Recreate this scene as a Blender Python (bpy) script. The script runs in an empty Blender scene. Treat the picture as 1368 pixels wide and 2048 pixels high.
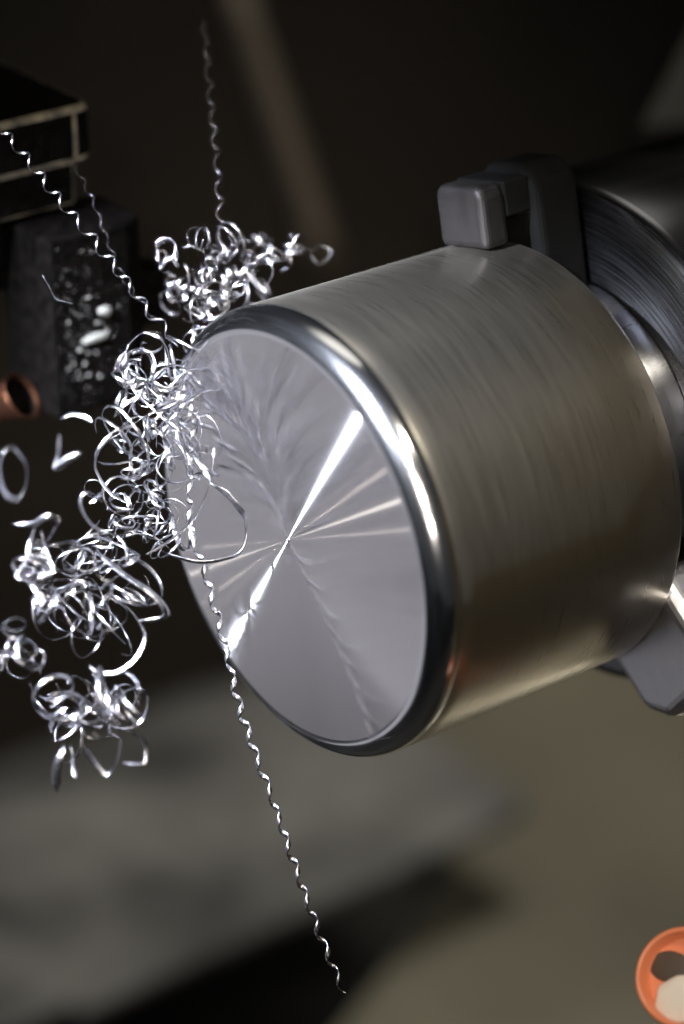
import bpy, bmesh, math, random
from mathutils import Vector, Matrix, noise

# ------------------------------------------------------------------ camera, world, lamps, exposure
MM = 0.001
FPX, W, H = 5149.7, 1368.0, 2048.0            # focal length in photograph pixels, photograph size
AXC = Vector((0.78928, -0.27990, 0.54653)).normalized()   # spindle axis in camera axes (right, down, forward)
PITCH = math.atan2(-AXC.y * 1.0, AXC.z)       # the spindle is level, so this is the camera's downward pitch
RIGHT = Vector((1, 0, 0))
FWD = Vector((0, math.cos(PITCH), -math.sin(PITCH)))
UP = Vector((0, math.sin(PITCH), math.cos(PITCH)))
ORG = Vector((0, 0, 0.45))                    # centre of the workpiece's front face, 45 cm above the pan
CAM = ORG - (RIGHT * -11.488 - UP * 5.945 + FWD * 545.47) * MM

scene = bpy.context.scene
cam_data = bpy.data.cameras.new("camera")
cam = bpy.data.objects.new("camera", cam_data)
scene.collection.objects.link(cam)
cam.matrix_world = Matrix.Translation(CAM) @ Matrix((RIGHT, UP, -FWD)).transposed().to_4x4()
cam_data.sensor_fit = 'VERTICAL'
cam_data.sensor_height = 36.0
cam_data.lens = 36.0 * FPX / H
cam_data.clip_start, cam_data.clip_end = 0.01, 50
cam_data.dof.use_dof = True
cam_data.dof.focus_distance = 0.552
cam_data.dof.aperture_fstop = 5.0
cam_data.dof.aperture_blades = 0
scene.camera = cam

world = bpy.data.worlds.new("World")
scene.world = world
world.use_nodes = True
world.node_tree.nodes["Background"].inputs[0].default_value = (0.9, 0.95, 1.0, 1)
world.node_tree.nodes["Background"].inputs[1].default_value = 0.020
scene.view_settings.view_transform = 'Standard'
scene.view_settings.look = 'None'
scene.view_settings.exposure = 0.0
scene.view_settings.gamma = 1.0

AX = (RIGHT * AXC.x - UP * AXC.y + FWD * AXC.z)
AX.z = 0; AX.normalize()                      # spindle, towards the chuck
ZUP = Vector((0, 0, 1))
PERP = ZUP.cross(AX).normalized()             # level, away from the camera side

def pt(px, py, depth):                        # photograph pixel at a depth in mm -> world
    d = RIGHT * ((px - W / 2) / FPX) - UP * ((py - H / 2) / FPX) + FWD
    return CAM + d * depth * MM
def mf(s, e, z):                              # machine frame, mm from the face centre
    return ORG + (AX * s + PERP * e + ZUP * z) * MM
def on_plane(px, py, p0, n):
    d = pt(px, py, 1000) - CAM
    return CAM + d * ((p0 - CAM).dot(n) / d.dot(n))
def on_face(px, py, s):                       # pixel on the plane across the spindle at s mm
    return on_plane(px, py, mf(s, 0, 0), AX)
def depth_of(p):
    return (p - CAM).dot(FWD) / MM

def lamp_for_glint(name, px, py, alpha, dist, size, power, color, s=2.0):
    """a disc lamp placed where the rounded rim, tilted alpha degrees outwards, mirrors it to the camera"""
    p = on_face(px, py, s)
    rad = (p - mf(s, 0, 0)).normalized()
    n = (-AX * math.cos(math.radians(alpha)) + rad * math.sin(math.radians(alpha))).normalized()
    v = (CAM - p).normalized()
    l = (2 * n.dot(v) * n - v).normalized()
    return area(name, p + l * dist, -l, size, power, color)
def area(name, loc, direction, size, power, color, size_y=None):
    ld = bpy.data.lights.new(name, 'AREA')
    ld.shape = 'DISK' if size_y is None else 'RECTANGLE'
    ld.size = size
    if size_y: ld.size_y = size_y
    ld.energy, ld.color = power, color
    o = bpy.data.objects.new(name, ld)
    scene.collection.objects.link(o)
    o.location = loc
    o.rotation_euler = Vector(direction).to_track_quat('-Z', 'Y').to_euler()
    return o
LAMPS = [
    lamp_for_glint("spot_lamp", 742, 812, 42, 0.60, 0.009, 1.65, (0.80, 0.86, 1.0)),
    lamp_for_glint("small_lamp", 846, 985, 55, 0.70, 0.012, 0.085, (1.0, 0.93, 0.82)),
    lamp_for_glint("small_lamp", 870, 1050, 55, 0.70, 0.010, 0.030, (1.0, 0.90, 0.80)),
    lamp_for_glint("small_lamp", 820, 910, 55, 0.70, 0.012, 0.045, (1.0, 0.90, 0.78)),
]
LAMPS[0].data.spread = math.radians(17.5)      # a narrow machine spotlight aimed at the cut
LAMPS[0].rotation_euler = (pt(370, 950, 555) - LAMPS[0].location).to_track_quat('-Z', 'Y').to_euler()
for L in LAMPS[1:]:
    L.data.spread = math.radians(26)
v0 = (CAM - ORG).normalized()
mirror = (2 * v0.dot(-AX) * -AX - v0).normalized()
# added fill light, low and out of view: gives the turned face its grey
area("face_fill", ORG + mirror * 0.62, -mirror, 0.55, 0.35, (0.95, 0.93, 1.0), 0.50)
# warm fill spots added out of view for headstock wall, cover and pan
def spot(name, loc, target, power, angle, color, radius):
    ld = bpy.data.lights.new(name, 'SPOT'); ld.energy, ld.color = power, color
    ld.spot_size, ld.spot_blend, ld.shadow_soft_size = math.radians(angle), 0.8, radius
    o = bpy.data.objects.new(name, ld); scene.collection.objects.link(o)
    o.location = loc; o.rotation_euler = (target - loc).to_track_quat('-Z', 'Y').to_euler()
    return o
spot("wall_fill", mf(-60, -640, 980), mf(225, -260, -170), 24.0, 58, (1.0, 0.92, 0.74), 0.08)  # added fill: brightens the headstock wall that the workpiece side mirrors
spot("rear_fill", mf(120, 330, 560), mf(160, 200, -380), 4.0, 70, (1.0, 0.95, 0.84), 0.30)  # added fill from behind and above, mainly for the way cover
spot("pan_fill", mf(400, 290, 360), mf(390, 300, -437), 9.0, 78, (1.0, 0.93, 0.76), 0.10)  # added fill, unseen above the pan, to brighten its far part

# ------------------------------------------------------------------ materials
def new_mat(name):
    m = bpy.data.materials.new(name); m.use_nodes = True
    return m, m.node_tree, m.node_tree.nodes["Principled BSDF"]
def node(nt, kind, **kw):
    n = nt.nodes.new(kind)
    for k, v in kw.items():
        if k in n.inputs: n.inputs[k].default_value = v
        else: setattr(n, k, v)
    return n
def simple(name, col, rough=0.5, metal=0.0, noise_scale=None, amount=0.3, bump=0.0, detail=4.0, coat=0.0):
    m, nt, b = new_mat(name)
    b.inputs['Base Color'].default_value = (*col, 1)
    b.inputs['Roughness'].default_value = rough
    b.inputs['Metallic'].default_value = metal
    b.inputs['Coat Weight'].default_value = coat
    if name in ('black_oxide_steel', 'dark_jaw_steel', 'grey_guard_paint'): b.inputs['Specular IOR Level'].default_value = 0.02
    if noise_scale:
        tc = node(nt, 'ShaderNodeTexCoord')
        nz = node(nt, 'ShaderNodeTexNoise', Scale=noise_scale, Detail=detail)
        nt.links.new(tc.outputs['Object'], nz.inputs['Vector'])
        fac = nz.outputs['Fac']
        if amount >= 0.5:
            ct = node(nt, 'ShaderNodeMapRange'); ct.inputs[1].default_value = 0.36; ct.inputs[2].default_value = 0.64
            nt.links.new(fac, ct.inputs[0]); fac = ct.outputs[0]
        mx = node(nt, 'ShaderNodeMix', data_type='RGBA')
        mx.inputs[6].default_value = (*[c * (1 - amount) for c in col], 1)
        mx.inputs[7].default_value = (*[min(1, c * (1 + amount)) for c in col], 1)
        nt.links.new(fac, mx.inputs[0])
        nt.links.new(mx.outputs[2], b.inputs['Base Color'])
        mr = node(nt, 'ShaderNodeMapRange')
        mr.inputs[3].default_value = max(0.02, rough - 0.12); mr.inputs[4].default_value = min(1, rough + 0.12)
        nt.links.new(nz.outputs['Fac'], mr.inputs[0]); nt.links.new(mr.outputs[0], b.inputs['Roughness'])
        if bump:
            bp = node(nt, 'ShaderNodeBump', Strength=bump, Distance=0.001)
            nt.links.new(nz.outputs['Fac'], bp.inputs['Height']); nt.links.new(bp.outputs[0], b.inputs['Normal'])
    return m

def turned(name, col, rough, aniso, mode, bump=0.1, rvar=0.08, lobe=0.0):
    """turned metal: grooves run round the local Z axis, so the highlight spreads across them"""
    m, nt, b = new_mat(name)
    b.inputs['Metallic'].default_value = 1.0
    b.inputs['Base Color'].default_value = (*col, 1)
    b.inputs['Anisotropic'].default_value = aniso
    b.inputs['Anisotropic Rotation'].default_value = 0.25
    tg = node(nt, 'ShaderNodeTangent', direction_type='RADIAL', axis='Z')
    nt.links.new(tg.outputs[0], b.inputs['Tangent'])
    tc = node(nt, 'ShaderNodeTexCoord')
    sp = node(nt, 'ShaderNodeSeparateXYZ'); nt.links.new(tc.outputs['Object'], sp.inputs[0])
    ln = node(nt, 'ShaderNodeVectorMath', operation='LENGTH')
    cx = node(nt, 'ShaderNodeCombineXYZ')
    nt.links.new(sp.outputs[0], cx.inputs[0]); nt.links.new(sp.outputs[1], cx.inputs[1]); nt.links.new(cx.outputs[0], ln.inputs[0])
    nrm = node(nt, 'ShaderNodeVectorMath', operation='NORMALIZE'); nt.links.new(cx.outputs[0], nrm.inputs[0])
    # coordinate: (groove position, direction round the axis) so marks stretch round the part
    sc1 = node(nt, 'ShaderNodeMath', operation='MULTIPLY')
    nt.links.new(ln.outputs['Value'] if mode == 'face' else sp.outputs[2], sc1.inputs[0]); sc1.inputs[1].default_value = 1800.0
    sc2 = node(nt, 'ShaderNodeVectorMath', operation='SCALE'); nt.links.new(nrm.outputs[0], sc2.inputs[0])
    sc2.inputs['Scale'].default_value = 2.2 if mode == 'face' else 3.0
    s2 = node(nt, 'ShaderNodeSeparateXYZ'); nt.links.new(sc2.outputs[0], s2.inputs[0])
    cc = node(nt, 'ShaderNodeCombineXYZ')
    nt.links.new(s2.outputs[0], cc.inputs[0]); nt.links.new(s2.outputs[1], cc.inputs[1]); nt.links.new(sc1.outputs[0], cc.inputs[2])
    nz = node(nt, 'ShaderNodeTexNoise', Scale=1.0, Detail=3.0, Roughness=0.6)
    nt.links.new(cc.outputs[0], nz.inputs['Vector'])
    mr = node(nt, 'ShaderNodeMapRange'); mr.inputs[1].default_value = 0.3; mr.inputs[2].default_value = 0.7
    mr.inputs[3].default_value = rough - rvar; mr.inputs[4].default_value = rough + rvar
    nt.links.new(nz.outputs['Fac'], mr.inputs[0]); nt.links.new(mr.outputs[0], b.inputs['Roughness'])
    bp = node(nt, 'ShaderNodeBump', Strength=bump, Distance=0.0002)
    nt.links.new(nz.outputs['Fac'], bp.inputs['Height']); nt.links.new(bp.outputs[0], b.inputs['Normal'])
    mx = node(nt, 'ShaderNodeMix', data_type='RGBA')
    mx.inputs[6].default_value = (*[c * 0.93 for c in col], 1); mx.inputs[7].default_value = (*[min(1, c * 1.06) for c in col], 1)
    nt.links.new(nz.outputs['Fac'], mx.inputs[0]); nt.links.new(mx.outputs[2], b.inputs['Base Color'])
    if mode == 'face' and lobe:
        # the finest grooves: a lobe that is narrow along the groove and wide across it
        g = node(nt, 'ShaderNodeBsdfAnisotropic', Roughness=0.135, Anisotropy=0.87)
        g.inputs['Color'].default_value = (*col, 1)
        nt.links.new(tg.outputs[0], g.inputs['Tangent'])
        ms = node(nt, 'ShaderNodeMixShader'); ms.inputs[0].default_value = lobe
        nt.links.new(b.outputs[0], ms.inputs[1]); nt.links.new(g.outputs[0], ms.inputs[2])
        nt.links.new(ms.outputs[0], nt.nodes['Material Output'].inputs['Surface'])
    return m

M_FACE = turned("turned_aluminium_face", (0.80, 0.79, 0.81), 0.12, 1.0, 'face', 0.002, 0.01, 0.93)
M_RIM = turned("polished_rim", (0.80, 0.81, 0.84), 0.15, 0.3, 'side', 0.02, 0.02)
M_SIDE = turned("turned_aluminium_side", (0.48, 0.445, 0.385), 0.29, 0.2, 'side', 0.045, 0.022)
M_CHUCK = turned("chuck_steel", (0.22, 0.22, 0.235), 0.27, 0.7, 'face', 0.05, 0.06)
M_JAW = simple("jaw_steel", (0.028, 0.026, 0.026), 0.6, 1.0, 300, 0.2)
M_BASE = simple("dark_jaw_steel", (0.004, 0.004, 0.004), 0.6, 0.0, 300, 0.3)
M_CHIP = simple("bright_chip_metal", (0.52, 0.51, 0.54), 0.21, 1.0, 900, 0.06)
M_TOOL = simple("black_oxide_steel", (0.0016, 0.0013, 0.0011), 0.8, 0.0, 350, 0.6, 0.25, 6)
M_WORN = simple("dried_coolant_edge", (0.075, 0.063, 0.043), 0.7, 0.0, 160, 0.95)
M_DROP = simple("milky_coolant", (0.17, 0.17, 0.155), 0.2, 0.0, coat=0.6)
M_COPPER = simple("copper", (0.10, 0.042, 0.023), 0.45, 1.0, 400, 0.15)
M_TUBE = simple("tube_steel", (0.55, 0.55, 0.57), 0.35, 1.0, 200, 0.15)
M_GREY = simple("grey_sheet_steel", (0.115, 0.115, 0.120), 0.7, 0.0, 11, 0.7)
M_RIB = simple("worn_steel_rib", (0.30, 0.30, 0.31), 0.5, 0.2, 20, 0.5)
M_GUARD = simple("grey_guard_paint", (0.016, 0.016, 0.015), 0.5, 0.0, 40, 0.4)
M_PAN = simple("olive_chip_pan", (0.17, 0.160, 0.125), 0.6, 0.0, 7, 0.3)
M_DARK = simple("dark_machine_paint", (0.026, 0.020, 0.016), 0.7, 0.0, 6, 0.3)
M_PIT = simple("dark_trough", (0.02, 0.02, 0.02), 0.8, 0.0, 9, 0.3)
M_WALL = simple("olive_headstock_paint", (0.21, 0.172, 0.105), 0.6, 0.0, 5, 0.5)
M_BROWN = simple("brown_painted_post", (0.024, 0.016, 0.009), 0.6, 0.0, 12, 0.25)
M_ORANGE = simple("orange_plastic", (0.66, 0.20, 0.09), 0.35, 0.0, 120, 0.08, coat=0.3)
M_INNER_SHADE = simple("brown_inner_shade", (0.05, 0.035, 0.022), 0.6, 0.0, 300, 0.2)  # shade inside the nozzle mouth, put into the colour
M_WHITE = simple("white_plastic", (0.62, 0.58, 0.51), 0.5, 0.0, 300, 0.06)

# ------------------------------------------------------------------ helpers
def link(o, parent=None):
    scene.collection.objects.link(o)
    if parent is not None: o.parent = parent
    return o
def tag(o, label=None, cat=None, group=None, kind=None):
    for k, v in (("label", label), ("category", cat), ("group", group), ("kind", kind)):
        if v: o[k] = v
    return o
def empty(name, mw, label, cat, group=None):
    o = bpy.data.objects.new(name, None); o.empty_display_size = 0.01
    link(o); o.matrix_world = mw
    return tag(o, label, cat, group)
def mesh_obj(name, verts, faces, mat, parent=None, smooth=True, mats=None, fm=None):
    me = bpy.data.meshes.new(name)
    me.from_pydata([tuple(v) for v in verts], [], faces)
    for mm in (mats or [mat]): me.materials.append(mm)
    if fm:
        for p, k in zip(me.polygons, fm): p.material_index = k
    if smooth: me.polygons.foreach_set("use_smooth", [True] * len(me.polygons))
    bm = bmesh.new(); bm.from_mesh(me)
    bmesh.ops.recalc_face_normals(bm, faces=bm.faces); bm.to_mesh(me); bm.free()
    return link(bpy.data.objects.new(name, me), parent)
def lathe(name, prof, mat, parent, seg=256, smooth=True):
    """prof: (r mm, s mm) pairs turned round local Z"""
    vs, fs = [], []
    n = len(prof)
    for i in range(seg):
        a = 2 * math.pi * i / seg
        for r, s in prof: vs.append((r * math.cos(a) * MM, r * math.sin(a) * MM, s * MM))
    for i in range(seg):
        j = (i + 1) % seg
        for k in range(n - 1): fs.append((i * n + k, j * n + k, j * n + k + 1, i * n + k + 1))
    o = mesh_obj(name, vs, fs, mat, parent, smooth)
    return o
def frame_at(origin, z, x=None):
    z = Vector(z).normalized()
    x = Vector(x) if x is not None else (ZUP if abs(z.dot(ZUP)) < 0.9 else Vector((1, 0, 0)))
    y = z.cross(x).normalized(); x = y.cross(z).normalized()
    m = Matrix((x, y, z)).transposed().to_4x4(); m.translation = origin
    return m
def prism(name, outline, z0, z1, bevel, mat, parent, edge_mat=None, seg=2):
    """outline in mm (x, y), extruded z0..z1, bevelled edges; edge_mat goes on the bevel faces"""
    bm = bmesh.new()
    lo = [bm.verts.new((x * MM, y * MM, z0 * MM)) for x, y in outline]
    hi = [bm.verts.new((x * MM, y * MM, z1 * MM)) for x, y in outline]
    n = len(outline)
    bm.faces.new(lo[::-1]); bm.faces.new(hi)
    for i in range(n): bm.faces.new((lo[i], lo[(i + 1) % n], hi[(i + 1) % n], hi[i]))
    bmesh.ops.recalc_face_normals(bm, faces=bm.faces)
    if bevel:
        r = bmesh.ops.bevel(bm, geom=list(bm.edges), offset=bevel * MM, segments=seg, affect='EDGES', profile=0.5)
        if edge_mat:
            for f in r['faces']: f.material_index = 1
    me = bpy.data.meshes.new(name); bm.to_mesh(me); bm.free()
    me.materials.append(mat)
    if edge_mat: me.materials.append(edge_mat)
    return link(bpy.data.objects.new(name, me), parent)
def rect(x0, x1, y0, y1): return [(x0, y0), (x1, y0), (x1, y1), (x0, y1)]
def rounded(x0, x1, y0, y1, r, corner):
    """rectangle with its (x1, y0) corner rounded"""
    pts = [(x0, y0)]
    for k in range(9):
        a = -math.pi / 2 + math.pi / 2 * k / 8
        pts.append((x1 - r + r * math.cos(a), y0 + r + r * math.sin(a)))
    return pts + [(x1, y1), (x0, y1)]
def tube_along(name, pts, radii, mat, parent=None, seg=16, cap=True):
    vs, fs = [], []
    n = len(pts)
    t0 = (pts[1] - pts[0]).normalized()
    x = t0.orthogonal().normalized()
    for i, p in enumerate(pts):
        t = (pts[min(i + 1, n - 1)] - pts[max(i - 1, 0)]).normalized()
        x = (x - t * x.dot(t)).normalized(); y = t.cross(x)
        for k in range(seg):
            a = 2 * math.pi * k / seg
            vs.append(p + (x * math.cos(a) + y * math.sin(a)) * radii[i])
    for i in range(n - 1):
        for k in range(seg):
            k2 = (k + 1) % seg
            fs.append((i * seg + k, i * seg + k2, (i + 1) * seg + k2, (i + 1) * seg + k))
    if cap:
        fs.append(tuple(range(seg))[::-1]); fs.append(tuple((n - 1) * seg + k for k in range(seg)))
    return mesh_obj(name, vs, fs, mat, parent)
def catmull(P, per=10):
    out = []
    Q = [P[0] * 2 - P[1]] + list(P) + [P[-1] * 2 - P[-2]]
    for i in range(1, len(Q) - 2):
        for k in range(per):
            t = k / per
            a, b, c, d = Q[i - 1], Q[i], Q[i + 1], Q[i + 2]
            out.append(0.5 * ((2 * b) + (c - a) * t + (2 * a - 5 * b + 4 * c - d) * t * t + (3 * b - a - 3 * c + d) * t ** 3))
    out.append(P[-1])
    return out
def ribbon(name, pts, width, mat, side=None, twist=0.0, thick=0.06, taper=True, centre=None):
    """a thin curled strip of metal along pts (world). side: curl axis; the strip lies flat round it. One closed mesh."""
    n = len(pts)
    c = centre or sum(pts, Vector()) / n
    vs, fs = [], []
    w_prev = None
    for i, p in enumerate(pts):
        t = (pts[min(i + 1, n - 1)] - pts[max(i - 1, 0)])
        t = t.normalized() if t.length > 1e-9 else Vector((0, 0, 1))
        if side is not None: w = side - t * side.dot(t)
        elif w_prev is None: w = t.orthogonal()
        else: w = w_prev - t * w_prev.dot(t)
        w = w.normalized() if w.length > 1e-6 else t.orthogonal().normalized()
        w_prev = w
        nn = t.cross(w)
        if twist:
            a = twist * i / max(1, n - 1)
            w, nn = w * math.cos(a) + nn * math.sin(a), nn * math.cos(a) - w * math.sin(a)
        e = 1.0
        if taper: e = min(1, 0.25 + 6.0 * min(i, n - 1 - i) / n)
        hw, ht = width * 0.5 * MM * e, thick * 0.5 * MM
        bow = 0.12 * width * MM
        for (u, h) in ((-1, 0.15), (-0.5, 0.9), (0.5, 0.9), (1, 0.15), (0.5, -0.9), (-0.5, -0.9)):
            vs.append(p - c + w * (hw * u) + nn * (ht * h - bow * (u * u - 0.4)))
    for i in range(n - 1):
        for k in range(6):
            k2 = (k + 1) % 6
            fs.append((i * 6 + k, i * 6 + k2, (i + 1) * 6 + k2, (i + 1) * 6 + k))
    fs.append((5, 4, 3, 2, 1, 0)); fs.append(tuple((n - 1) * 6 + k for k in range(6)))
    me = bpy.data.meshes.new(name); me.from_pydata([tuple(v) for v in vs], [], fs); me.materials.append(mat)
    me.polygons.foreach_set("use_smooth", [True] * len(me.polygons))
    o = link(bpy.data.objects.new(name, me)); o.location = c
    return o

# ------------------------------------------------------------------ the setting: pan, trough, back panel
def sheet(name, quad, mat, thick=4):
    """a plate of real thickness from four world corners"""
    n = (quad[1] - quad[0]).cross(quad[3] - quad[0]).normalized()
    vs = list(quad) + [q - n * thick * MM for q in quad]
    fs = [(0, 1, 2, 3), (7, 6, 5, 4)] + [(i, i + 4, (i + 1) % 4 + 4, (i + 1) % 4) for i in range(4)]
    return tag(mesh_obj(name, vs, fs, mat, smooth=False), kind="structure")
sheet("ground", [mf(-1500, -1500, -520), mf(1500, -1500, -520), mf(1500, 1500, -520), mf(-1500, 1500, -520)], M_PIT)
sheet("back_panel", [mf(-1500, 620, -520), mf(1500, 620, -520), mf(1500, 620, 1200), mf(-1500, 620, 1200)], M_DARK, -6)

hw = [mf(225, -900, -520), mf(225, 60, -520), mf(225, 60, 220), mf(225, -900, 220)]
sheet("headstock_wall", hw, M_WALL, 6)

# ------------------------------------------------------------------ workpiece
spin = frame_at(ORG, AX)
wp = empty("workpiece", spin, "shiny turned aluminium cylinder with rounded front rim held in the chuck", "workpiece")
lathe("turned_face", [(0.02, -0.28), (0.3, -0.25), (0.55, -0.05), (0.8, 0.0)] + [(r, 0.0) for r in (3, 8, 15, 22, 30, 38, 44.2)] + [(44.8, 0.0)], M_FACE, wp)
prof = [(44.8, 0.0)]
for k in range(1, 19):
    a = math.pi / 2 * k / 18
    prof.append((44.8 + 5.2 * math.sin(a), 5.2 - 5.2 * math.cos(a)))
prof += [(50.0, 5.55), (49.93, 5.7), (49.93, 5.9)]
lathe("rounded_rim", prof, M_RIM, wp)
lathe("outer_side", [(49.93, 5.9), (50, 6.1)] + [(50, s) for s in (10, 30, 50, 66.4)] + [(49.6, 67.3), (49.0, 67.6), (20, 67.6), (0.05, 67.6)], M_SIDE, wp)

# ------------------------------------------------------------------ chuck and jaws
ck = empty("lathe_chuck", frame_at(mf(84, 0, 0), AX), "dark steel three jaw lathe chuck behind the workpiece", "chuck")
lathe("chuck_body", [(8, 0), (20, 0), (57.0, 0), (59.2, 0.6), (60, 2.2), (60, 30), (59, 31), (59, 33), (60, 34), (60, 90), (20, 90)], M_CHUCK, ck)
lathe("hub_ring", [(24, -0.3), (24, -9), (26, -10.5), (36, -10.5), (38, -9), (38, -0.3)], M_CHUCK, ck)
for th in (-13, 127, 227):
    # jaw: local x = radial, y = round, z = axis
    a = math.radians(th)
    # measured in the machine frame: angle from straight up, turning towards the camera side
    rad = ZUP * math.cos(a) - PERP * math.sin(a)
    m = spin.inverted() @ frame_at(ORG, AX, rad)
    jaw = prism("jaw", [(50.1, -8), (62, -8), (64, -6.5), (64, 6.5), (62, 8), (50.1, 8)], 57, 64, 1.6, M_JAW, ck, None, 4)
    jaw.matrix_parent_inverse = Matrix(); jaw.matrix_local = Matrix.Translation((0, 0, -84 * MM)) @ m
    pale = th == 127
    if pale:
        bpy.data.meshes.remove(jaw.data)
        jaw = prism("jaw", [(40, -15), (62, -15), (68, -8), (68, 8), (62, 15), (40, 15)], 68.5, 83.6, 3.5, M_TUBE, ck, None, 5)
        jaw.matrix_parent_inverse = Matrix(); jaw.matrix_local = Matrix.Translation((0, 0, -84 * MM)) @ m
        continue
    base = prism("jaw_base", [(30, -10), (62, -10), (66, -6), (66, 6), (62, 10), (30, 10)], 70.5, 83.6, 2.2, M_BASE, jaw, None, 4)
    stem = prism("jaw_stem", [(56, -8), (64, -8), (64, 8), (56, 8)], 63.6, 70.9, 0.6, M_BASE, jaw)
    for q in (42, 58):
        bolt = lathe("bolt", [(0.1, 70.0), (2.2, 70.0), (2.4, 68.4), (4.0, 68.2), (4.4, 68.6), (4.4, 71.5)], M_TOOL, jaw, 24)
        bolt.location = (q * MM, 0, 0)

# ------------------------------------------------------------------ slide cover at the back, olive pan and post
ZS = -360
def lev(px, py, z): return on_plane(px, py, mf(0, 0, z), ZUP)
def se(p):
    d = (p - ORG) / MM
    return d.dot(AX), d.dot(PERP)
s0, e0 = se(lev(480, 1765, ZS)); s1, e1 = se(lev(1080, 1530, ZS))
print("slab edge", s0, e0, s1, e1)
eE = (e0 + e1) / 2
cover = empty("way_cover", frame_at(mf(0, eE, ZS), ZUP, AX), "grey stepped steel way cover below the workpiece", "machine cover")
sl = [se(lev(x, y, ZS))[0] for x, y in ((20, 1900), (180, 1830), (330, 1780), (1075, 1535))]
edges = [-330, -190, -110, -40, 40, 130, s1]
eB = se(lev(250, 1335, ZS))[1] - eE
for i in range(len(edges) - 1):
    # each plate: flat at the front, then falling away to the back like a roof (local y = across, z = up)
    a0, a1, f0, zt = edges[i], edges[i + 1] - 1.5, (0 if i > 1 else -45), 14 - i * 7.0
    eL = eB + (210 if i < 3 else 60)
    top = [(f0, zt - 3), (f0 + 4, zt)] + [(eL * t, zt - 0.0 - 130 * max(0, t - 0.45) ** 1.6) for t in (0.2, 0.45, 0.6, 0.75, 0.9, 1.05, 1.25, 1.5)]
    vs, fs = [], []
    for x in (a0, a1):
        vs += [(x * MM, y * MM, z * MM) for y, z in top] + [(x * MM, y * MM, (z - 5) * MM) for y, z in top]
    n = len(top); N = 2 * n
    for k in range(n - 1):
        fs += [(k, k + 1, N + k + 1, N + k), (n + k + 1, n + k, N + n + k, N + n + k + 1), (k + 1, k, n + k, n + k + 1), (N + k, N + k + 1, N + n + k + 1, N + n + k)]
    fs += [(0, N, N + n, n), (n - 1, 2 * n - 1, N + 2 * n - 1, N + n - 1)]
    mesh_obj("cover_plate", vs, fs, M_GREY, cover, False)
for x in (-235, -165, -85, -10):
    prism("cover_rib", rect(x - 9, x + 9, 12, eB * 0.9), 8, 30, 5, M_RIB, cover, None, 3)

po = [se(lev(x, y, -437)) for x, y in ((560, 2250), (660, 2085), (760, 1960), (838, 1850), (888, 1730), (905, 1620), (890, 1540), (840, 1440))]
po = po[::-1] + [(po[0][0] - 40, -700), (900, -700), (900, 500), (330, 500)]
pan = prism("chip_pan", [(x, y) for x, y in po][::-1], -3, 3, 0, M_PAN, None)
pan.matrix_world = frame_at(mf(0, 0, -440), ZUP, AX); tag(pan, "olive grey sheet metal chip pan under the chuck", "chip pan")

post_a, post_b = pt(490, 60, 1080), pt(630, 470, 1080)
d = (post_b - post_a)
post = tube_along("brown_post", [post_a - d * 0.3, post_a, post_b, post_b + d * 0.25], [9 * MM] * 4, M_BROWN)
tag(post, "blurred brown post in the dark behind the metal chips", "post")

# grey guard at the top behind the chuck
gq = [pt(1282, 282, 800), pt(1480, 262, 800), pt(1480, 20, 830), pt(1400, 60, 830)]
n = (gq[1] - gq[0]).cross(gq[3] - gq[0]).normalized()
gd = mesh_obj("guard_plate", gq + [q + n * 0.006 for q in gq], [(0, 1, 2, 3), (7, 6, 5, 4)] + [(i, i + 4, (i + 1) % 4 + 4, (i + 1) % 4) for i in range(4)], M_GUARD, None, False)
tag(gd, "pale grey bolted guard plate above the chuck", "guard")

# ------------------------------------------------------------------ tool holder with worn edges
hold = empty("tool_holder", frame_at(pt(190, 205, 600), ZUP, AX), "black tool holder block with worn beige edges", "tool holder")
prism("upper_block", rounded(-75, 0, 0, 70, 5, 'x1y0'), -13.5, 0, 1.4, M_TOOL, hold, M_WORN)
prism("lower_block", rect(-75, -5, 2.5, 60), -24.5, -13.8, 0.7, M_TOOL, hold, M_WORN)
prism("clamp_wedge", rect(-75, -12, 8, 60), -44, -24.8, 0.5, M_TOOL, hold)

cut = empty("cutting_tool", frame_at(pt(104, 600, 598), ZUP, AX), "wet black cutting tool shank spattered with milky coolant drops", "cutting tool")
shank = prism("shank", [(0, 0), (22, 0), (27, 3), (27, 22), (0, 22)], -31, 14, 0.8, M_TOOL, cut)
prism("insert_seat", [(20, 4), (36, 6), (36, 14), (20, 16)], -16, -2, 0.6, M_TOOL, cut)
rng = random.Random(5)
drops = [(210, 622, 13, 12), (190, 676, 24, 11), (213, 664, 5, 8), (194, 645, 8, 4), (137, 645, 7, 4), (110, 547, 5, 5), (177, 595, 6, 5), (160, 700, 8, 7), (176, 706, 5, 4), (193, 705, 5, 4), (170, 727, 7, 5), (147, 727, 5, 4), (177, 750, 6, 5), (200, 752, 6, 6), (137, 738, 5, 4)]
for _ in range(210):
    drops.append((rng.gauss(165, 34), rng.gauss(655, 80), 0, 0))
fn = -PERP
fp = cut.matrix_world @ Vector((0, 0, 0))
inv = cut.matrix_world.inverted()
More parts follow.
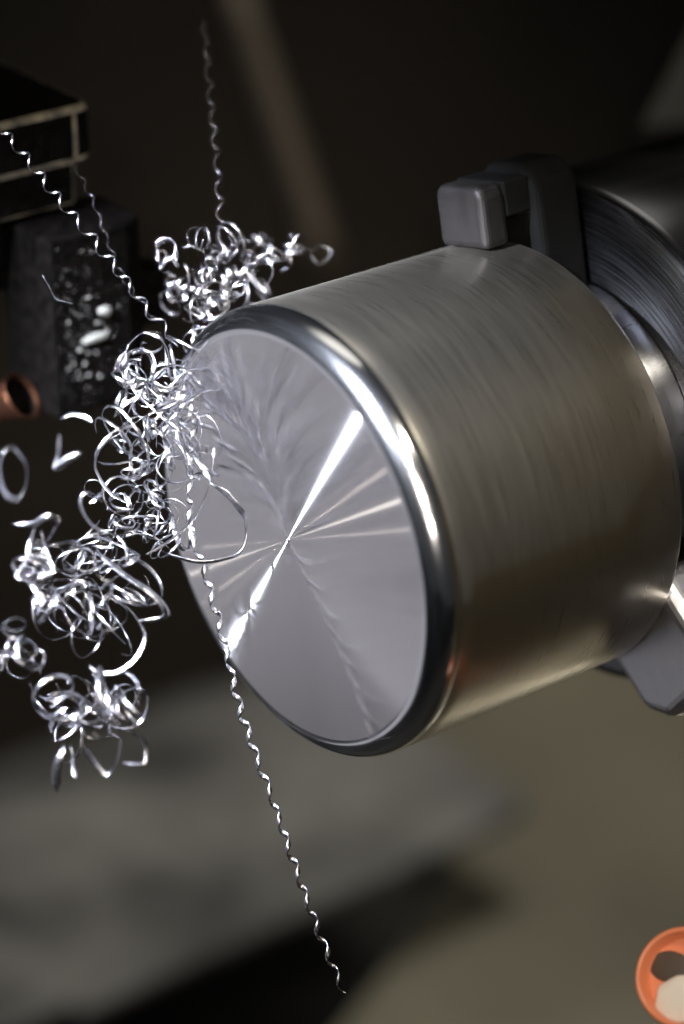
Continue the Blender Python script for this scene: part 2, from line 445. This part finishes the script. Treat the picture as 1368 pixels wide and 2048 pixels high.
for (px, py, rx, ry) in drops:
    if 0 < rx < 12: rx *= 0.6; ry *= 0.6
    if rx == 0:
        rx = abs(rng.gauss(0.0, 0.6)) + 0.45; ry = rx * rng.uniform(0.7, 1.2)
    p = inv @ on_plane(px, py, fp, fn)
    if not (0.0012 < p.x < 0.0205 and -0.030 < p.z < 0.013): continue
    k = 598 / FPX * MM
    vs, fs = [], []
    N, R_ = 10, 4
    for i in range(R_):
        a = math.pi / 2 * i / R_
        for j in range(N):
            b = 2 * math.pi * j / N
            wob = 1 + 0.18 * math.sin(2 * b + px) + 0.1 * math.sin(3 * b + py)
            vs.append((rx * k * 1.15 * math.cos(a) * math.cos(b) * wob, -min(rx, ry) * k * 0.55 * math.sin(a), ry * k * math.cos(a) * math.sin(b) * wob))
    vs.append((0, -min(rx, ry) * k * 0.55, 0))
    for i in range(R_ - 1):
        for j in range(N): fs.append((i * N + j, i * N + (j + 1) % N, (i + 1) * N + (j + 1) % N, (i + 1) * N + j))
    for j in range(N): fs.append(((R_ - 1) * N + j, (R_ - 1) * N + (j + 1) % N, R_ * N))
    o = mesh_obj("coolant_drop", vs, fs, M_DROP, cut); o.location = p

# copper coolant nozzle
nz1 = pt(44, 792, 612)
dn = ((CAM - nz1).normalized() * 0.55 + RIGHT * 0.75 + UP * 0.45).normalized()
noz = empty("coolant_nozzle", frame_at(nz1, dn), "steel coolant tube with a flared copper tip beside the wet tool", "nozzle")
lathe("copper_tip", [(2.6, -9), (3.4, -7), (5.4, -1.2), (6.0, -0.1), (5.7, 0.2), (5.1, -0.6)], M_COPPER, noz, 48)
lathe("bore", [(5.1, -0.6), (3.0, -6.6), (1.4, -8.5), (0.05, -8.5)], M_TOOL, noz, 48)
tube_along("tube", [Vector((0, 0, -0.0088)), Vector((0, 0, -0.016)), Vector((-0.002, 0, -0.030)), Vector((-0.008, 0, -0.06))], [2.5 * MM] * 4, M_TUBE, noz, 24)

# ------------------------------------------------------------------ orange nozzle, lower corner
oc = pt(1367, 1955, 524)
od = (CAM - oc).normalized() + RIGHT * -0.28 + UP * 0.10
onz = empty("orange_nozzle", frame_at(oc, od, UP), "orange plastic coolant nozzle with painted dark inner shade and white insert", "nozzle")
lathe("nozzle_body", [(8.4, -4.9), (9.0, -4.2), (9.3, -0.6), (9.7, 0.0), (10.2, -0.3), (10.5, -1.6), (10.6, -5), (10.0, -11), (7.6, -19), (7.6, -60)], M_ORANGE, onz, 64)
lathe("nozzle_floor", [(8.4, -4.9), (4.0, -5.2), (0.05, -5.3)], M_ORANGE, onz, 64)
def pebble(name, x, y, z, ax_, ay_, h, mat, seed):
    fb = bmesh.new(); bmesh.ops.create_icosphere(fb, subdivisions=4, radius=1.0)
    for v in fb.verts:
        q = v.co.copy(); k = 1 + 0.16 * noise.noise(q * 1.6 + Vector((seed, 1, 7)))
        v.co = Vector((q.x * ax_ * k, q.y * ay_ * k, q.z * h)) * MM
    for f in fb.faces: f.smooth = True
    me = bpy.data.meshes.new(name); fb.to_mesh(me); fb.free(); me.materials.append(mat)
    o = link(bpy.data.objects.new(name, me), onz); o.location = (x * MM, y * MM, z * MM); return o
pebble("inner_shade_patch", 2.4, 4.2, -4.9, 3.2, 4.3, 0.5, M_INNER_SHADE, 3.0)  # dark disc on the floor, coloured as the cup's shaded inside
pebble("white_insert", -4.4, 1.2, -4.6, 4.7, 5.6, 1.2, M_WHITE, 8.0)

# ------------------------------------------------------------------ metal chips
def hand(pts, depth, width, label, group=None, wob=1.5, seed=0, twist=1.2, name="metal_chip"):
    r = random.Random(seed + int(pts[0][0] * 7 + pts[0][1]))
    ph = r.uniform(0, 6.28)
    if 527 < depth < 541: depth -= 6        # the lower tangles hang nearer than the face
    P = [pt(x, y, depth + wob * math.sin(ph + 0.9 * i)) for i, (x, y) in enumerate(pts)]
    # fit curl axis: mean of successive cross products
    ax = Vector()
    for i in range(1, len(P) - 1): ax += (P[i] - P[i - 1]).cross(P[i + 1] - P[i])
    ax = ax.normalized() if ax.length > 1e-12 else FWD.copy()
    tilt = Vector((r.uniform(-1, 1), r.uniform(-1, 1), r.uniform(-1, 1)))
    ax = (ax + (tilt - ax * tilt.dot(ax)).normalized() * 0.9).normalized()
    o = ribbon(name, catmull(P, 10), width * (1.25 if width > 0.3 else 1), M_CHIP, side=ax, twist=twist * r.choice((-1, 1)))
    return tag(o, label, "metal chip", group)
def strand(name, path, per, rad, width, label, group=None, wobble=0.0, seed=1, width_end=None):
    """a tight helical chip along a world path; per and rad in mm"""
    P = catmull(path, 24)
    # resample by arc length
    L = [0.0]
    for i in range(1, len(P)): L.append(L[-1] + (P[i] - P[i - 1]).length)
    tot = L[-1]; n = int(tot / (per * MM) * 18)
    r = random.Random(seed); out = []; j = 0
    x = None; ph = 0.0
    for i in range(n + 1):
        s = tot * i / n
        while j < len(L) - 2 and L[j + 1] < s: j += 1
        f = (s - L[j]) / max(1e-9, L[j + 1] - L[j])
        p = P[j].lerp(P[j + 1], f); t = (P[j + 1] - P[j]).normalized()
        if x is None: x = RIGHT - t * RIGHT.dot(t)
        x = (x - t * x.dot(t)).normalized(); y = t.cross(x)
        ph = 2 * math.pi * s / (per * MM) + 1.2 * noise.noise(Vector((s * 60, seed, 0)))
        rr = rad * MM * (1 + wobble * noise.noise(Vector((s * 90, 3.1, seed))))
        out.append(p + (x * math.cos(ph) + y * math.sin(ph)) * rr)
    # strip lies flat on its own helix: side = local axis direction
    vs, fs = [], []
    c = sum(out, Vector()) / len(out)
    m = len(out)
    for i, p in enumerate(out):
        t = (out[min(i + 1, m - 1)] - out[max(i - 1, 0)]).normalized()
        k = min(len(P) - 2, int(i / m * (len(P) - 1)))
        a = (P[k + 1] - P[k]).normalized()
        w = (a - t * a.dot(t)).normalized(); nn = t.cross(w)
        e = min(1, 0.2 + 12.0 * min(i, m - 1 - i) / m)
        hw, ht = width * 0.5 * MM * e, 0.05 * MM
        for (u, h) in ((-1, 0.2), (-0.4, 1), (0.4, 1), (1, 0.2), (0.4, -1), (-0.4, -1)):
            vs.append(p - c + w * hw * u + nn * (ht * h - 0.1 * hw * u * u))
    for i in range(m - 1):
        for k in range(6):
            k2 = (k + 1) % 6; fs.append((i * 6 + k, i * 6 + k2, (i + 1) * 6 + k2, (i + 1) * 6 + k))
    fs.append((5, 4, 3, 2, 1, 0)); fs.append(tuple((m - 1) * 6 + k for k in range(6)))
    o = mesh_obj(name, vs, fs, M_CHIP); o.location = c
    return tag(o, label, "metal chip", group)

strand("helical_chip", [pt(x, y, d) for x, y, d in ((-20, 235, 566), (45, 305, 564), (110, 388, 562), (180, 470, 560), (247, 555, 559), (300, 625, 559), (345, 675, 560))],
       6.0, 1.15, 0.5, "tight corkscrew chip stretched in front of the black tool holder", wobble=0.25, seed=2)
strand("helical_chip", [pt(x, y, d) for x, y, d in ((410, 40, 598), (421, 170, 590), (432, 290, 584), (440, 400, 580), (441, 500, 577), (438, 540, 575))],
       6.0, 0.95, 0.17, "thin dark corkscrew chip rising from the tangle above the rim", wobble=0.3, seed=3)
strand("helical_chip", [pt(x, y, d) for x, y, d in ((408, 700, 568), (398, 790, 564), (386, 870, 560), (380, 970, 557), (382, 1060, 555), (405, 1130, 554), (430, 1215, 553), (452, 1300, 552), (475, 1400, 552), (508, 1500, 552), (548, 1610, 552), (590, 1735, 552), (632, 1850, 552), (662, 1925, 553), (690, 1990, 553))],
       6.2, 0.8, 1.15, "long bright corkscrew chip hanging past the turned face and below it", wobble=0.3, seed=4)
strand("helical_chip", [pt(x, y, d) for x, y, d in ((150, 330, 572), (185, 400, 571), (215, 480, 570), (250, 560, 569), (320, 650, 568))],
       4.4, 0.5, 0.08, "faint thin corkscrew chip seen as dots beside the tool holder", wobble=0.3, seed=5)

B1 = "large looping chip hoop hanging in front of the turned face"
hand([(322, 1103), (365, 1118), (402, 1125), (439, 1121), (479, 1107), (492, 1075), (490, 1035), (475, 1012), (450, 984), (420, 966)], 545, 1.25, B1, wob=1.0, twist=0.5)
hand([(428, 895), (426, 930), (420, 968), (402, 1015), (376, 1052), (329, 1089), (290, 1110)], 543, 0.8, "long arching chip crossing the looped hoop at the face's edge")
hand([(245, 864), (212, 884), (194, 909), (190, 931), (196, 950), (220, 985), (260, 1010)], 548, 0.8, "open curved chip bulging away from the middle of the tangle")
hand([(205, 1005), (180, 985), (164, 990), (162, 1015), (179, 1045), (205, 1063), (245, 1070), (262, 1040)], 540, 0.8, "oval chip ring on the outer side of the tangle")
hand([(190, 1090), (205, 1113), (256, 1154), (303, 1186), (329, 1216), (329, 1234), (303, 1241), (276, 1242)], 538, 1.15, "thick straight chip hooked at its end below the tangle")
hand([(205, 1190), (230, 1200), (256, 1216), (281, 1249), (289, 1278), (270, 1318), (234, 1344), (197, 1344), (179, 1333)], 536, 0.6, "thin open loop chip between the two lower tangles", wob=0.8)
hand([(186, 1348), (212, 1373), (227, 1402), (236, 1430)], 534, 1.1, "wide bent chip at the top of the lowest tangle")
hand([(230, 1370), (244, 1390), (250, 1410), (254, 1440)], 533, 0.9, "narrow bent chip beside the wide one on the lowest tangle")
hand([(128, 1490), (118, 1515), (112, 1545), (114, 1583)], 530, 1.35, "broad flat chip end pointing down from the lowest tangle", twist=0.2)
hand([(140, 1490), (146, 1512), (148, 1535), (152, 1558)], 530, 1.0, "short stubby chip end hanging from the lowest tangle")
hand([(165, 1490), (180, 1512), (208, 1547), (228, 1535), (238, 1510), (242, 1480)], 531, 0.9, "hook shaped chip under the lowest tangle")
hand([(250, 1462), (272, 1468), (287, 1482), (293, 1503), (290, 1526), (262, 1528), (246, 1526)], 531, 0.8, "round ear shaped chip on the side of the lowest tangle")
hand([(22, 1047), (45, 1050), (69, 1047), (95, 1033), (117, 1040), (108, 1060), (95, 1082)], 530, 0.95, "bent chip like a beak on top of the lower tangle")
hand([(70, 1055), (60, 1085), (55, 1120), (37, 1153), (55, 1158), (80, 1148), (99, 1128), (90, 1090), (82, 1062)], 529, 0.85, "angular closed chip loop under the beak shaped chip")
hand([(95, 1091), (120, 1086), (146, 1084), (165, 1095)], 532, 0.7, "short arched chip joining the two tangles")
hand([(44, 918), (30, 897), (10, 900), (-4, 940), (8, 985), (34, 998), (50, 975), (54, 940), (46, 915)], 512, 1.5, "blurred thick chip ring floating apart from the tangles", wob=2.5, twist=0.4)
hand([(118, 870), (116, 905), (108, 938), (128, 925), (160, 905)], 514, 1.3, "blurred folded chip beside the thick chip ring")
hand([(120, 838), (140, 828), (165, 832), (185, 845)], 572, 1.1, "blurred short grey chip below the spattered tool")
hand([(85, 550), (98, 573), (112, 598), (128, 603), (146, 608)], 552, 0.22, "fine bent sliver of wire across the wet tool", wob=0.2, twist=0.1, name="metal_sliver")
hand([(318, 520), (312, 495), (328, 480), (350, 486), (352, 512), (330, 520), (322, 540), (350, 550)], 572, 1.2, "wide curled chip ring at the top of the upper tangle")
hand([(545, 475), (540, 500), (556, 520), (582, 512), (590, 480), (578, 470)], 588, 1.0, "open chip cup at the far end of the upper tangle")
hand([(560, 545), (580, 530), (572, 505)], 588, 1.1, "hook chip under the open chip cup")
hand([(600, 495), (625, 500), (640, 490), (662, 500), (655, 520), (635, 528), (622, 510)], 592, 0.8, "small knotted chip at the end of the upper tangle")
hand([(490, 540), (515, 570), (530, 590), (520, 612), (500, 605)], 575, 1.1, "bent chip touching the top of the workpiece rim")

def curl(rng, centre, rad, width, label, group):
    ax = Vector((rng.gauss(0, 1), rng.gauss(0, 1), rng.gauss(0, 1))).normalized()
    x = ax.orthogonal().normalized(); x.rotate(Matrix.Rotation(rng.uniform(0, 6.28), 3, ax)); y = ax.cross(x)
    turns = rng.choice((0.5, 0.8, 1.0, 1.0, 1.3, 1.8)); n = int(34 * turns) + 8
    pitch = rng.uniform(0.1, 1.3) * rad; ex = rng.uniform(0.78, 1.0); grow = rng.uniform(-0.35, 0.5)
    sd = rng.uniform(0, 100); pts = []
    for i in range(n):
        u = i / (n - 1); a = 2 * math.pi * turns * u
        r = rad * (1 + grow * (u - 0.5)) * (1 + 0.12 * noise.noise(Vector((a * 0.45, sd, 0))))
        p = x * (r * math.cos(a)) + y * (r * ex * math.sin(a)) + ax * (pitch * turns * (u - 0.5))
        p += Vector((noise.noise(Vector((a * 0.5, sd, 9))), noise.noise(Vector((a * 0.5, sd, 19))), noise.noise(Vector((a * 0.5, sd, 29))))) * rad * 0.18
        pts.append(centre + p * MM)
    o = ribbon("metal_chip", pts, width, M_CHIP, side=(ax + 0.25 * x).normalized(), twist=rng.uniform(-0.8, 0.8))
    look = ("wide" if width > 1.0 else "slim" if width < 0.62 else "medium") + " " + ("half ring" if turns < 0.6 else "open ring" if turns < 0.9 else "single loop" if turns < 1.2 else "one and a half turn" if turns < 1.9 else "coiled spring")
    return tag(o, look + " " + label, "metal chip", group)
A, B, C_, D_ = ("chip in the tangle above the workpiece rim", "chips tangled above the rim"), ("chip in the tangle beside the face's upper edge", "chips tangled beside the face"), ("chip in the hanging tangle clear of the face", "chips hanging clear of the face"), ("chip in the lowest small tangle", "chips of the lowest tangle")
clusters = [
    # cx, cy, sx, sy, n, depth, ddepth, rmin, rmax, label, group
    (425, 548, 60, 44, 40, 577, 7, 1.1, 3.6, *A),
    (520, 520, 45, 26, 12, 584, 4, 1.0, 2.4, *A),
    (400, 635, 30, 32, 14, 574, 4, 1.0, 3.2, *A),
    (318, 760, 44, 42, 28, 560, 6, 1.8, 5.8, *B),
    (322, 890, 50, 60, 40, 556, 7, 1.8, 6.2, *B),
    (280, 1030, 55, 36, 24, 556, 5, 1.6, 5.2, *B),
    (165, 1190, 62, 52, 30, 533, 5, 1.6, 5.4, *C_),
    (225, 1105, 46, 34, 12, 543, 6, 1.6, 5.2, *C_),
    (90, 1110, 24, 40, 8, 529, 4, 1.2, 3.0, *C_),
    (42, 1300, 38, 28, 13, 526, 4, 1.2, 3.6, *C_),
    (170, 1415, 46, 40, 17, 528, 5, 1.6, 5.2, *D_),
]
rng = random.Random(11)
for (cx, cy, sx, sy, n, dep, dd, r0, r1, lab, grp) in clusters:
    for _ in range(n):
        gx = max(-1.7, min(1.7, rng.gauss(0, 1))); gy = max(-1.7, min(1.7, rng.gauss(0, 1)))
        curl(rng, pt(cx + gx * sx, cy + gy * sy, dep + rng.gauss(0, dd)), (r0 + (r1 - r0) * rng.random() ** 1.3) * 1.12, rng.choice((0.4, 0.55, 0.75, 0.95, 1.2)) * rng.uniform(0.7, 1.0), lab, grp)
